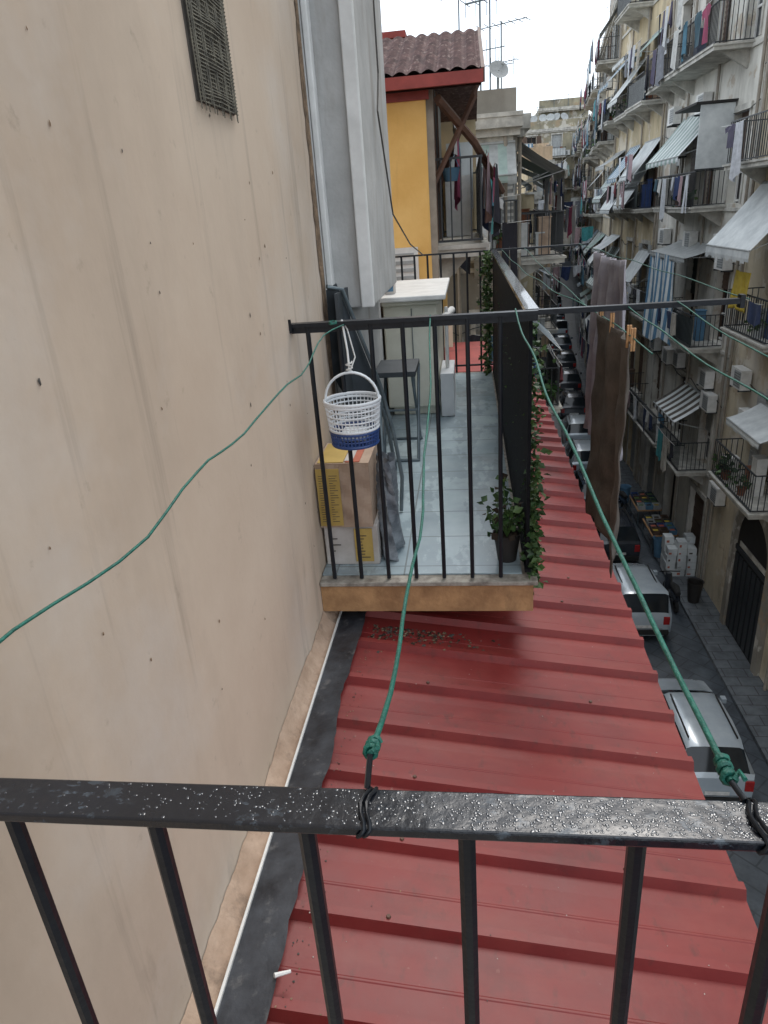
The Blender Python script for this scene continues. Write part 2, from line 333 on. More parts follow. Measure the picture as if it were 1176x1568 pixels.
def building(p0,p1,side,z0,z1,gh,fh,cols,wm,depth=7,seed=1,sp=.14,balc=.85,bd=.9,stuff=.6,bw=1.25,trimk='trim',name='apartment_building',ow=1.15,ac=True,par=.9):
    r=random.Random(seed); T,Ln=frame(p0,p1,side); e=empty(name)
    W=B();G=B();BL=B();D=B()
    ow2=ow/2
    rows=[(z0,gh,True)]; z=z0+gh
    while z<z1-1.5: rows.append((z,min(fh,z1-z),False)); z+=fh
    for (zf,hh,g) in rows:
        t=.35; w2=ow2*(1.35 if g else 1); oh=min(hh-.3,(3.0 if g else 2.45)); lo=.02 if g else .05
        us=[0]
        for c in cols: us+=[c-w2,c+w2]
        us.append(Ln)
        for i in range(0,len(us),2): W.box(us[i],us[i+1],-t,0,zf,zf+hh,wm,T)
        for c in cols:
            W.box(c-w2,c+w2,-t,0,zf+oh,zf+hh,wm,T); W.box(c-w2,c+w2,-t,0,zf,zf+lo,wm,T)
            typ=r.random(); dk=r.choice(['shB','shG','shW','shW','shB'])
            if g:
                if typ<.5:
                    for q in range(14): G.box(c-w2,c+w2,-.2,-.17+.012*(q%2),zf+lo+(oh-lo)*q/14,zf+lo+(oh-lo)*(q+1)/14,dk,T)
                else: G.box(c-w2,c+w2,-.32,-.3,zf+lo,zf+oh,'dark',T)
            else:
                G.box(c-w2,c+w2,-.3,-.27,zf+lo,zf+oh,'glass' if typ<.75 else 'dark',T)
                for q in(-1,0,1): G.box(c+q*(w2-.04)-.035,c+q*(w2-.04)+.035,-.265,-.22,zf+lo,zf+oh,r.choice(['white','shB']),T)
                for q in(.03,.35,.97): G.box(c-w2+.08,c+w2-.08,-.265,-.225,zf+lo+(oh-lo)*q-.03,zf+lo+(oh-lo)*q+.03,'white',T)
                if r.random()<.45:
                    for sgn in(-1,1):
                        a0=c+sgn*(w2+.02); a1=c+sgn*(w2+.58)
                        if a0>a1:a0,a1=a1,a0
                        D.box(a0,a1,.05,.08,zf+lo,zf+oh,dk,T)
                        for q in range(16): D.box(a0+.06,a1-.06,.082,.095,zf+.2+q*.135,zf+.26+q*.135,dk,T)
                elif r.random()<.4:
                    hz=r.uniform(.3,1.0)
                    for q in range(10): G.box(c-w2+.01,c+w2-.01,-.2,-.17+.012*(q%2),zf+oh-(oh*hz)*(q+1)/10,zf+oh-(oh*hz)*q/10,dk,T)
            for a,bb in((c-w2-.12,c-w2),(c+w2,c+w2+.12)): D.box(a,bb,0,.035,zf+lo,zf+oh,trimk,T)
            D.box(c-w2-.16,c+w2+.16,0,.06,zf+oh,zf+oh+.16,trimk,T)
        if not g:
            D.box(-.0,Ln,0,.05,zf-.16,zf-.06,trimk,T)
            for c in cols:
                x=r.random()
                if x<balc:
                    w_=bw*r.uniform(.8,1.25); u0,u1=max(.1,c-w_),min(Ln-.1,c+w_)
                    balcony(BL,T,u0,u1,bd*r.uniform(.85,1.15),zf,sp,panel=r.choice([None,None,None,'shG','shW','aw1']),items=zf<6)
                    if r.random()<stuff: laundry(T,u0,u1,bd+.18,zf+r.choice([1.0,1.05,2.1]),r.random())
                    if r.random()<stuff*.35: laundry(T,u0,u1,bd+.45,zf+1.1,r.random())
                    x2=r.random()
                    if x2<stuff*.6: awning(T,u0,u1,.05,zf+2.6,bd+.15,zf+r.uniform(1.2,2.1),r.choice([['aw1'],['aw1','aw2'],['aw2'],['aw1','blu'],['shW']]))
                    elif x2<stuff*.8: awning(T,u0,u1,bd+.02,zf+2.5,bd+.12,zf+r.uniform(.2,1.0),r.choice([['aw1'],['aw1','blu'],['shW'],['brownc','aw1']]))
                    if ac and r.random()<.4: acunit(T,c+ow2+.6,zf+.1)
                elif ac and r.random()<.6: acunit(T,c,zf+2.75 if hh>3.5 else zf-.7)
    W.box(0,Ln,-depth,-.351,z0,z1,wm,T)
    D.box(-.1,Ln+.1,0,.28,z1-.25,z1-.05,trimk,T); D.box(-.05,Ln+.05,0,.16,z1-.4,z1-.25,trimk,T)
    W.box(-.1,Ln+.1,-.35,.3,z1-.05,z1+.03,trimk,T)
    if par: W.box(.02,Ln-.02,-.25,-.05,z1+.03,z1+par,wm,T)
    for q in(.15,Ln-.25,Ln*.37,Ln*.68):
        D.tube([(q,.08,z0),(q,.08,z1-.4)],.045,'pipe',6,T)
    for k in range(3):
        zz=z0+gh+fh*(k+.6)*(1 if z1-z0>10 else .5)
        if zz<z1-.5:
            D.tube([(Ln*i/12,.07,zz+.12*math.sin(i*2.1+k+seed)) for i in range(13)],.014,'iron',4,T)
    W.build('walls',e);G.build('windows',e);BL.build('balconies',e);D.build('trim',e)
    return T,Ln,e
T0,_,_=building((7.8,4),(7.8,22),1,GZ,12.5,5.1,4.05,[2.5,6,9.5,14.3],'p1',seed=3,balc=.0,stuff=0,depth=9)
T1,_,_=building((7.8,22.03),(7.8,32),1,GZ,11.9,4.0,4.08,[1.4,4.6,8.0],'p2',seed=12,balc=.0,stuff=0,depth=9,sp=.14)
T2,_,_=building((7.8,32.03),(7.8,41.97),1,GZ,10.2,4.3,3.9,[1.6,4.9,8.3],'p6',seed=21,stuff=.85,sp=.16)
building((7.83,42),(10.3,63.9),1,gz(42),9.4,3.9,3.7,[2,5.5,9,12.5,16,19.5],'p1',seed=34,stuff=.95,sp=.2)
building((10.33,64),(14,96),1,gz(64),6.6,3.9,3.7,[2,6,10,14,18,22,26,30],'p6',seed=44,stuff=.95,sp=.25)
b=B()
balcony(b,T0,12.8,15.8,.9,-7.5); balcony(b,T0,13.4,16.2,.9,-3.45); balcony(b,T0,13.5,17.5,.9,.6); balcony(b,T0,13.4,17.6,.95,4.65)
balcony(b,T0,8.2,11,.9,-7.5); balcony(b,T0,8.2,11,.9,-3.45); balcony(b,T0,4.5,7.5,.9,.6)
b.build('iron_balcony')
b=B()
balcony(b,T1,2.0,6.6,.95,-.44,.12); balcony(b,T1,1.2,6.8,1.0,3.64,.12); balcony(b,T1,.9,5.4,.95,-4.52,.13,panel='shG'); balcony(b,T1,.8,3.4,.95,-8.6,.12); balcony(b,T1,3.9,9.3,.95,-8.6,.12); balcony(b,T1,.8,6,.95,7.72)
balcony(b,T1,7.3,9.4,.9,3.64);balcony(b,T1,7.2,9.4,.9,-4.52)
b.build('iron_balcony')
awning(T1,3.0,7.2,.05,2.4,1.25,1.05,['aw1','aw2'],16)
awning(T0,14.0,17.2,.05,.1,1.3,-1.35,['aw1'],12,fr=.3)
awning(T1,2.0,6.4,.05,-1.6,1.05,-1.9,['shW'],8)
awning(T1,1.2,4.0,.05,-6.3,1.1,-7.0,['aw1','brownc'],12)
awning(T0,12.9,15.2,.05,-5.3,.9,-5.7,['aw1'],8)
for u0,u1,z0,z1,d in((.6,3.1,1.6,-.3,1.25),(3.7,6.2,1.5,-.5,1.3),(6.9,9.2,1.6,0,1.2),(3.8,6.1,5.4,4.0,1.2),(.5,2.6,-2.2,-3.9,1.2),(7.0,9.4,-2.4,-4.2,1.3)):
    awning(T2,u0,u1,.05,z0,d,z1,['aw1'] if u0<6 else ['aw1','aw2'],10)
b=B(); b.box(1.96,2.0,.04,1.0,.6,2.3,'aw1',T1); b.box(1.94,1.97,.02,1.02,.58,.62,'iron',T1); b.box(1.9,4.2,.0,1.15,2.32,2.38,'dark',T1)
b.build('balcony_screen')
b=B()
for i in range(22):
    k='blu' if i%2 else 'aw1'
    def f(a,c,i=i): 
        u=3.0+(i+a)*.15; return T1(u-.25*c,1.05+.09*math.sin(u*5+c*2)*(.4+c)+.05*c,-1.9-2.9*c+.25*math.sin(u*2)*c)
    b.grid(f,2,8,k)
b.build('striped_curtain',recalc=False)
laundry(T1,2.0,6.4,1.1,.5,5); laundry(T1,1.3,6.6,1.15,4.7,6);laundry(T1,3.6,7.0,1.3,5.5,16);laundry(T1,4,9,1.05,-7.6,7);laundry(T1,2,5.4,1.1,-3.6,9);laundry(T0,13.5,17.4,1.1,5.6,10)
laundry(T0,13.4,14.6,1.05,-2.5,15);laundry(T0,15.6,17.3,1.2,1.5,25);laundry(T1,7.2,9.4,1.1,-3.4,26);laundry(T1,7.3,9.3,1.1,4.7,27);laundry(T1,.9,3.4,1.1,-7.7,28)
def cloth(name,p0,p1,drop,k,amp=.03,waves=3,shift=(0,0),nx=24,ny=16,hem=.03,seed=0,crump=0):
    b=B(); p0=Vector(p0);p1=Vector(p1);u=(p1-p0); n=Vector((-u.y,u.x,0)).normalized()
    def f(a,c):
        p=p0+u*a; w=amp*(math.sin(a*waves*6.28+seed+c*1.3)*(.35+c*.8)+.4*math.sin(a*waves*15+seed*2+c*3))+crump*(math.sin(c*17+a*9)+.6*math.sin(c*31-a*14+1))*.5
        q=p+n*w+Vector((shift[0]*c,shift[1]*c,0))
        q.z-= (drop+hem*math.sin(a*7+seed))*c + .02*math.sin(a*math.pi)*(1-c); return tuple(q)
    b.grid(f,nx,ny,k); return b.build(name,smooth=60,recalc=False,solid=.004)
cloth('yellow_towel',T0(14.6,.98,-1.9),T0(15.7,.98,-1.9),.95,'yc',.05,2)
for T,u,z in((T0,16.5,-5.2),(T0,15.6,-6.2),(T1,1.0,-2.2),(T1,.9,-6.5),(T1,6,-6),(T1,7.0,1.2),(T0,17.2,-9)): acunit(T,u,z)
# arched portal
b=B()
n=14; c0,r0=14.3,1.15
zb=GZ+.13
out=[];inn=[]
for i in range(n+1):
    g=math.pi*i/n; out.append((c0-1.45*math.cos(g),zb+3.1+1.45*math.sin(g))); inn.append((c0-r0*math.cos(g),zb+3.1+r0*math.sin(g)))
out=[(c0-1.45,zb)]+out+[(c0+1.45,zb)]; inn=[(c0-r0,zb)]+inn+[(c0+r0,zb)]
m=len(out)
vs=[T0(a,.14,z) for a,z in out]+[T0(a,.14,z) for a,z in inn]+[T0(a,0,z) for a,z in out]+[T0(a,.02,z) for a,z in inn]
b.poly(vs,[(i,i+1,m+i+1,m+i) for i in range(m-1)]+[(i,2*m+i,2*m+i+1,i+1) for i in range(m-1)]+[(m+i,m+i+1,3*m+i+1,3*m+i) for i in range(m-1)],'p3')
b.poly([T0(a,.04,z) for a,z in inn],[tuple(range(m))],'dark')
for i in range(7): b.box(c0-r0+.05+i*.33,c0-r0+.28+i*.33,.045,.08,zb+.1,zb+2.6,'iron',T0)
b.box(c0-r0,c0+r0,.045,.09,zb+2.7,zb+2.85,'iron',T0)
b.build('arched_portal')
# end of street + left side row
building((3,97),(18,97),-1,gz(97)-3,8.2,4,3.6,[2,5,8,11,14],'p5',seed=5,sp=.3,stuff=.5,depth=10)
building((9,99),(15,99),-1,8,10.6,1.5,2.8,[1.5,4.5],'p5',seed=6,sp=.3,stuff=.2,balc=.2)
building((5.2,88),(9.2,88),-1,gz(88)-3,5.2,4,3.4,[1.2,3.0],'p4',seed=61,sp=.25,stuff=.9,balc=.9,bw=.8,depth=5)
building((6,55),(7.2,87),-1,gz(55)-1,2.6,4,3.5,[3,8,13,18,23,28],'p4',seed=8,sp=.3)
building((2.6,54.9),(5.99,54.9),-1,gz(55)-1,2.7,4,3.5,[1.7],'p4',seed=9,sp=.2,depth=.3,balc=.6,stuff=.5,ac=False)
building((2.6,30),(2.6,54.6),-1,GZ,.4,4,3.6,[2,5.5,9,12.5,16,19.5,23],'p6',seed=13,sp=.2,stuff=1,bd=1.0,depth=5)
building((1.1,17.2),(1.1,29.9),-1,GZ,1.75,4.2,3.6,[2,5.2,8.4,11.4],'p3',seed=15,sp=.16,stuff=1,bd=1.0,depth=5,par=.5,ac=False)
TL,_,_=building((-3,17),(1.1,17),-1,GZ,1.77,4.2,3.6,[1,3.5],'p3',seed=18,sp=.16,stuff=0,depth=.19,bd=.5,balc=0,ow=.7,ac=False,par=.5)
b=B(); balcony(b,TL,2.9,4.05,.8,-.9,.12); balcony(b,TL,2.9,4.05,.8,-4.5,.12); b.build('iron_balcony')
awning(TL,2.95,4.05,.05,1.25,.7,.6,['aw2','shW'],6)
b=B()
for a in(2.92,3.75):
    b.box(a,a+.3,.04,.07,-.8,.9,'shW',TL)
    for q in range(12): b.box(a+.03,a+.27,.072,.082,-.75+q*.135,-.69+q*.135,'white',TL)
b.build('window_shutters')
laundry(TL,2.9,4.1,.9,.2,71); laundry(TL,2.9,4.1,1.0,-2.6,72); laundry(TL,2.6,4.3,1.3,-.3,73)
for i,(x,y,z) in enumerate([(.75,18,1.75),(.9,20,1.75),(.95,22,1.75),(1,25,1.75)]):
    if i%2: antenna((x,y,z),2.3)
    else: dish((x,y,z),.22,.3)
antenna((0.35,17.5,1.75),3.6,1.2); antenna((.6,19,1.75),2.6,1.1); antenna((-.1,20,1.75),3.0,1)
for x in(6,7.5,8.3,9.4,10.3,11,12): dish((x,98+R.random(),8.5),.5,R.uniform(-.6,.6))
for x in(5.2,8.8,10.8,12.5): antenna((x,99,8.5),R.uniform(2,3.5),1.5)
for y in(46,49,52,56,60,66,70,75,80): antenna((rx(y)+.8,y,9.4 if y<63 else 6.6),R.uniform(1.8,3.2),1.3)
for y in(47,54,68,73): dish((rx(y)+.6,y,10.3 if y<63 else 7.5),.45,R.uniform(-1,1))
b=B(); b.box(9.2,12,50,54,9.4,12,'p3'); b.box(9.1,12.1,49.9,54.1,12,12.15,'trim'); b.box(12,15,70,76,6.6,9.2,'p5'); b.box(11.9,15.1,69.9,76.1,9.2,9.35,'trim'); b.build('rooftop_rooms')
# ---------------- yellow house
e=empty('yellow_house')
b=B(); b.box(-4,-.44,9,15,GZ,1.32,'yhouse'); b.box(-.44,-.36,9.05,9.2,GZ,1.3,'pipe'); b.box(-4.0,-.40,8.96,8.998,1.16,1.32,'redtrim'); b.build('walls',e)
b=B()
y0,y1,za,zb2=8.75,10.9,1.34,2.12
def rf(a,c):
    x=-3.6+3.78*a; row=c*14; fr=row-math.floor(row+1e-6); y=y0+(y1-y0)*c
    z=za+(zb2-za)*c+.035*abs(math.sin(x*math.pi/.155))+.035*(1-fr if c<1 else 0)
    return (x,y,z)
b.grid(rf,260,56,'tile'); b.build('roof_tiles',e,smooth=35,recalc=False)
b=B(); b.box(-3.6,.2,8.7,8.76,1.24,1.36,'redtrim'); b.poly([(.18,8.74,1.24),(.18,y1,2.02),(.18,y1,2.17),(.18,8.74,1.38),(.22,8.74,1.24),(.22,y1,2.02),(.22,y1,2.17),(.22,8.74,1.38)],[(0,1,2,3),(4,5,6,7),(0,1,5,4),(3,2,6,7),(0,3,7,4),(1,2,6,5)],'brown')
b.poly([(-3.6,8.76,1.22),(.18,8.76,1.22),(.18,y1,2.0),(-3.6,y1,2.0)],[(0,1,2,3)],'brown')
b.poly([(-3.6,y1,2.12),(.2,y1,2.12),(.2,14,1.4),(-3.6,14,1.4)],[(0,1,2,3)],'tile')
b.tube([(-.42,9.3,.25),(.12,9.3,1.2)],.035,'brown'); b.tube([(-.42,11,.25),(.2,11,1.6)],.04,'brown')
b.box(-3.0,-.9,11.5,14,1.5,2.25,'p4'); b.box(-3.1,-.8,11.4,14.1,2.25,2.33,'redtrim')
b.tube([(-.3,8.9,1.15),(.1,9.6,.75),(.5,11,.2)],.05,'brown'); b.build('roof_structure',e)
TY,LY=frame((-.44,9.2),(-.44,15),-1)
b=B()
for z in(-.42,-3.6): balcony(b,TY,.3,4.6,.62,z,.11,items=False)
for z in(-.42,-3.6):
    b.box(.9,2.0,.005,.04,z+.03,z+1.9,'dark',TY); b.box(.8,.9,.005,.06,z+.03,z+1.95,'brown',TY); b.box(2.0,2.1,.005,.06,z+.03,z+1.95,'brown',TY); b.box(2.8,3.8,.005,.04,z+.03,z+1.9,'shW',TY)
b.box(4.7,5.7,-.01,.62,-.42,1.6,'p6',TY)
b.box(3.2,3.7,.1,.5,-.4,.5,'white',TY); b.box(3.6,4.3,.12,.55,.0,1.0,'aw1',TY)
b.build('balconies',e)
b=B(); 
b.box(-1.6,-.6,8.94,8.99,-1.5,-.38,'white')
for i in range(12): b.box(-1.55,-.65,8.925,8.94,-1.45+i*.088,-1.41+i*.088,'shW')
b.build('louvred_window',e)
laundry(TY,.5,4.5,.7,.65,77); laundry(TY,.6,3.4,.3,1.1,78); laundry(TY,.4,4.5,.8,.5,79)
b=B(); 
b.poly(*bowl(-.2,10.2,.35,.12,.16,M['blu'])); b.tube([(-.31,10.2,.51),(-.2,10.2,.75),(-.09,10.2,.51)],.008,'blu',4); b.build('blue_bucket',smooth=40)
# ---------------- near building wall
WX=-.665
e=empty('near_apartment_building')
b=B(); b.box(-5,WX,-3,3.32,GZ,9,'wall'); b.build('plaster_wall',e)
b=B(); b.box(-5,WX-.03,3.32,3.6,GZ,9,'pilw'); b.box(-5,-.478,3.6,4.87,-.42,9,'pilw'); b.box(-5,-.60,3.6,4.87,GZ,-.421,'pilw'); b.box(-5,WX,4.87,6.66,GZ,9,'wall')
b.box(-.535,-.47,3.57,3.598,-.42,9,'white'); b.box(WX-.028,WX+.0,3.53,3.598,-1.43,9,'white')
b.build('pilaster',e,bevel=.006)
b=B()
r=random.Random(4); n=220; w=.04
vs=[]
for i in range(n+1):
    z=-1.43+10*i/n; w=min(.10,max(.03,w+r.uniform(-.016,.016))); vs+=[(WX+.003,3.322-w,z),(WX+.004,3.324,z),(WX-.03,3.40+.02*r.random(),z)]
b.poly(vs,[(3*i+q,3*i+q+1,3*i+4+q,3*i+3+q) for i in range(n) for q in(0,1)],'crack'); b.build('torn_plaster_edge',e)
b=B(); vy0,vy1,vz0,vz1=1.93,2.24,.295,.95
b.box(WX-.0,WX+.004,vy0,vy1,vz0,vz1,'ink')
for i in range(31): y=vy0+(vy1-vy0)*i/30; b.tube([(WX+.014+.004*math.sin(i),y,vz0-.02*((i*7)%3==0)),(WX+.012,y,vz1)],.0017,'mesh',4)
for i in range(75): z=vz0+(vz1-vz0)*i/74; b.tube([(WX+.013,vy0,z),(WX+.017+.004*math.sin(i*.7),(vy0+vy1)/2,z+.003*math.sin(i)),(WX+.013,vy1,z)],.0019,'mesh',4)
b.build('vent_grille',e)
b=B(); r=random.Random(9)
for (y,z) in [(1.45,.15),(1.5,-.12),(1.5,-.02),(2.6,.16),(2.3,-.1),(2.65,-.12),(2.2,-.32),(2.7,-.55),(2.7,-.72),(1.2,.3),(2.45,-.62),(2.7,-.95),(2.68,-1.15),(2.3,.12),(1.0,-.2),(1.4,-.35),(2.55,-1.25),(2.0,-.5)]+[(r.uniform(.9,3.1),r.uniform(-1.3,.4)) for _ in range(16)]:
    s=r.uniform(.002,.005); n=7
    vs=[(WX+.0025,y+s*(.6+.5*r.random())*math.cos(j*.9),z+s*(.8+1.1*r.random())*math.sin(j*.9)) for j in range(n)]+[(WX+.004,y,z)]
    b.poly(vs,[(j,(j+1)%n,n) for j in range(n)],r.choice(['ink','crack']))
b.build('wall_nail_holes',e)
b=B(); r=random.Random(2); n=150; vs=[]; w=0
for i in range(n+1):
    y=.2+2.75*i/n; w=max(-.012,min(.016,w+r.uniform(-.007,.007))); vs+=[(WX+.002,y,-1.598+w),(WX+.032,y,-1.637+.006*r.random()),(WX+.056+.004*r.random(),y,-1.652)]
b.poly(vs,[(3*i+q,3*i+3+q,3*i+4+q,3*i+q+1) for i in range(n) for q in(0,1)],'mortar'); b.build('mortar_fillet',e,smooth=60)
b=B(); b.box(WX+.056,WX+.063,-1,2.95,-1.68,-1.638,'white'); b.build('white_edge_strip',e)
b=B(); r=random.Random(3); vs=[]; w=0
for i in range(301):
    y=-1+10*i/300; w=max(-.014,min(.014,w+r.uniform(-.006,.006))); vs+=[(WX+.064,y,-1.645),(WX+.11,y,-1.640),(WX+.172+w,y,-1.632)]
b.poly(vs,[(3*i+q,3*i+3+q,3*i+4+q,3*i+q+1) for i in range(300) for q in(0,1)],'flash'); b.build('roof_flashing',e,smooth=60,recalc=False)
# ---------------- corrugated roof
e=empty('corrugated_red_roof')
def rz(x): return -1.672-(x+.53)*.13
prof=[];y=-1.1
k=0
while y<8.7:
    base=-1.1+.247*k+.025
    prof+=[(base,0),(base+.050,0.002),(base+.062,.032),(base+.087,.032),(base+.099,.0)]
    prof+=[(base+.168,0),(base+.171,.0015),(base+.176,.0015),(base+.179,0)]
    y=base+.247;k+=1
xsn=[-.53,-.3,0,.3,.55,.74]
b=B(); vs=[(x,y,rz(x)+h) for x in xsn for y,h in prof]; n=len(prof)
b.poly(vs,[(i*n+j,(i+1)*n+j,(i+1)*n+j+1,i*n+j+1) for i in range(len(xsn)-1) for j in range(n-1)],'roof'); o=b.build('sheet',e,recalc=False,solid=.01)
b=B(); r=random.Random(11)
for kk in range(2,38):
    yy=-1.1+.247*kk+.025+.075
    for x in(-.2,.45):
        if r.random()<.5:
            x+=r.uniform(-.04,.04)
            z=rz(x)+.033; vs=[(x+.007*math.cos(j),yy+.007*math.sin(j),z) for j in range(6)]+[(x+.0055*math.cos(j),yy+.0055*math.sin(j),z+.005) for j in range(6)]
            b.poly(vs,[(6,7,8,9,10,11)]+[(j,(j+1)%6,6+(j+1)%6,6+j) for j in range(6)],'brown')
b.build('bolts',e)
b=B()
def flake(x,y,s,k):
    z=rz(x)+.0015; ph=(y+1.1-.025)%.247
    if .055<ph<.095: z+=.032
    elif .046<ph<.105: return
    m=6; vs=[(x+s*(.5+.8*r.random())*math.cos(j*1.05),y+s*(.5+.8*r.random())*math.sin(j*1.05),z) for j in range(m)]+[(x,y,z+s*.3)]
    b.poly(vs,[(j,(j+1)%m,m) for j in range(m)],k)
for i in range(300): flake(r.uniform(-.48,.72),r.uniform(.6,6.0),r.uniform(.0008,.0026)*(2.2 if r.random()<.05 else 1),r.choice(['grit','grit','crack','ink']))
for i in range(260): flake(min(.1,-.45+abs(r.gauss(0,.22))),2.62-abs(r.gauss(0,.06)),r.uniform(.003,.010),r.choice(['soil','crack','ink','brown']))
for i in range(130): flake(-.475+abs(r.gauss(0,.02)),r.uniform(.7,2.6),r.uniform(.0012,.0035),r.choice(['soil','crack','ink']))
b.build('grit_and_debris',e)
b=B(); b.box(-.5,.6,-1,8.6,-1.98,-1.86,'slab'); b.box(.5,.56,-1,8.6,-4.6,-1.983,'p1'); b.box(-.66,.6,-1,8.6,-4.8,-4.602,'p3'); b.build('veranda_structure',e)
b=B(); b.tube([(-.485,1.02,-1.622),(-.452,1.04,-1.634)],[.006,.004],'white',7); b.build('plastic_scrap',smooth=50)
def bars(b,x0,x1,y,zt,zb,sp,r,k,ph=0):
    x=x0+ph
    while x<x1: b.tube([(x,y,zb),(x,y,zt)],r,k,8); x+=sp
# own balcony
e=empty('near_balcony_railing')
b=B(); b.box(-.66,.245,.405,.447,-.462,-.452,'rail'); b.build('top_rail',e,bevel=.002)
b=B(); r=random.Random(77)
for i in range(1500):
    x=.245-abs(r.gauss(0,.22)) if r.random()<.8 else r.uniform(-.6,.24)
    if x<-.62: continue
    y=r.uniform(.408,.444); s=r.uniform(.0004,.0016); q=r.uniform(.6,1.6); g0=r.uniform(0,3)
    m=7; vs=[]
    for j in range(m):
        a=s*q*math.cos(j*.9)*(.7+.5*r.random()); c=s*math.sin(j*.9)*(.7+.5*r.random()); vs.append((x+a*math.cos(g0)-c*math.sin(g0),y+a*math.sin(g0)+c*math.cos(g0),-.4519))
    vs.append((x,y,-.4519+s*.45)); b.poly(vs,[(j,(j+1)%m,m) for j in range(m)],'drop')
b.build('paint_blisters',e,smooth=80,recalc=False)
b=B(); bars(b,-.5585,.2,.427,-.462,-1.42,.137,.0078,'black',0)
b.box(-.66,.245,.415,.439,-1.40,-1.385,'black')
b.box(.226,.245,-1.0,.405,-.462,-.452,'black'); b.box(.226,.245,-1.0,.405,-1.40,-1.385,'black')
for i in range(11): b.tube([(.235,.3-.125*i,-1.42),(.235,.3-.125*i,-.462)],.0078,'black',8)
b.tube([(.244,.43,-1.44),(.244,.43,-.449)],.009,'black',8)
b.build('bars',e,smooth=40)
b=B(); b.box(WX+.002,.27,-1.2,.46,-1.58,-1.45,'slab'); b.box(WX+.002,.285,-1.2,.475,-1.45,-1.43,'slabtop'); b.build('near_balcony_slab')
# neighbour balcony
NB=2.6;NE=6.66;FX=.224
e=empty('neighbour_balcony')
b=B(); b.box(WX+.002,.245,NB-.02,NE,-1.585,-1.455,'slab'); b.build('slab',e)
b=B(); b.box(WX+.002,.262,NB-.035,NE+.01,-1.455,-1.435,'slabtop'); b.build('marble_edge',e,bevel=.004)
b=B(); b.box(WX+.004,.2,NB+.03,NE-.05,-1.434,-1.428,'marble'); b.build('tiled_floor',e)
b=B()
b.box(-.73,.245,NB-.02,NB+.022,-.362,-.348,'black'); b.box(.245,.93,NB-.016,NB+.016,-.364,-.346,'black'); b.box(.925,.94,NB-.018,NB+.018,-.378,-.334,'black')
b.box(-.66,.245,NB-.006,NB+.006,-.385,-.363,'black')
b.box(-.70,-.655,NB-.025,NB-.021,-.38,-.33,'black')
bars(b,-.6,.2,NB,-.36,-1.43,.1185,.009,'black',.0)
b.box(FX-.022,FX+.026,NB+.023,NE,-.362,-.346,'gloss'); b.box(FX-.012,FX+.012,NB+.018,NE,-1.42,-1.405,'matte')
y=NB+.06
while y<NE: b.box(FX-.007,FX+.007,y-.019,y+.019,-1.40,-.362,'matte'); y+=.052
b.box(-.66,FX-.022,NE-.02,NE+.018,-.362,-.348,'black'); b.box(FX+.026,1.05,NE-.014,NE+.014,-.362,-.346,'black')
bars(b,-.6,.22,NE,-.36,-1.43,.118,.010,'black')
b.box(-.66,.22,NE-.01,NE+.01,-1.375,-1.36,'black')
b.build('railing',e,smooth=40)
def cord(name,p0,p1,sag,r=.0030,k='teal',n=28,wob=.004,seed=0,knot=None):
    b=B(); p0=Vector(p0);p1=Vector(p1); rr=random.Random(seed); pts=[]
    for i in range(n+1):
        t=i/n; p=p0.lerp(p1,t); p.z-=4*sag*t*(1-t); 
        p.x+=wob*math.sin(t*17+seed)*min(1,t*6)+rr.uniform(-1,1)*wob*.2; p.z+=wob*1.2*math.sin(t*23+seed*2)
        pts.append(tuple(p))
    b.tube(pts,r,k,7)
    if knot:
        q=Vector(pts[0]); d=(Vector(pts[1])-q).normalized(); a=d.orthogonal().normalized(); c=d.cross(a)
        hp=[]
        for i in range(44):
            g=i*.75; hp.append(tuple(q+d*(.002+.024*i/44)+(a*math.cos(g)+c*math.sin(g))*(.0042+.0014*math.sin(i*.33))))
        b.tube(hp,.0026,k,6)
        b.tube([tuple(q+a*.003),tuple(q+a*.010+d*.004),tuple(q+a*.011-d*.006)],.0022,k,6)
        hp=[tuple(Vector(knot)+Vector((0.003*math.sin(g*3),.024*math.cos(g),.009*math.sin(g)))) for g in [i*6.2832/16 for i in range(17)]]
        b.tube(hp,.0020,'black',6); b.tube([tuple(Vector(h)+Vector((.005,0,.0005))) for h in hp],.0018,'black',6)
        b.tube([tuple(Vector(knot)+Vector((0,.02,.006))),tuple(q)],.0028,'black',6)
    b.build(name,smooth=60)
cord('green_clothesline',(-.092,.462,-.432),(-.137,2.6,-.345),.2,seed=1,knot=(-.095,.426,-.457))
cord('green_clothesline',(.205,.460,-.442),(.165,2.6,-.345),.03,seed=2,knot=(.212,.426,-.457))
cord('green_clothesline',(-.56,.43,-.44),(-.47,2.58,-.35),.035,seed=3,wob=.012,r=.0025)
cord('clothesline',(.62,0,-.40),(.55,2.6,-.35),.02,r=.0022,seed=4)
cord('clothesline',(.86,0,-.40),(.72,2.6,-.35),.05,r=.0022,seed=5)
cord('clothesline',(.5,2.0,-.40),(.5,6.66,-.35),.03,r=.0022,seed=6)
cord('clothesline',(.96,2.6,-.35),(.97,6.66,-.35),.0,r=.0022,seed=8)
cord('clothesline',(.3,6.66,-.35),(.42,2.6,-.35),.04,r=.0022,seed=9)
b=B(); b.tube([(-.46,4.3,2.4),(-.458,4.32,.7),(-.45,4.1,.5),(-.44,4.5,.0),(-.4,5.2,-.2),(-.36,6.0,-.32)],.005,'ink',5); b.build('wall_cable')
cloth('brown_trousers_cloth',(.5,2.2,-.415),(.5,2.84,-.385),.80,'brownc',.026,1.4,shift=(-.01,.04),seed=1,nx=40,ny=40,crump=.008)
cloth('lilac_sheet',(.97,4.7,-.36),(.97,5.75,-.36),1.32,'lilac',.05,3,seed=2,nx=40,ny=30,crump=.01)
b=B()
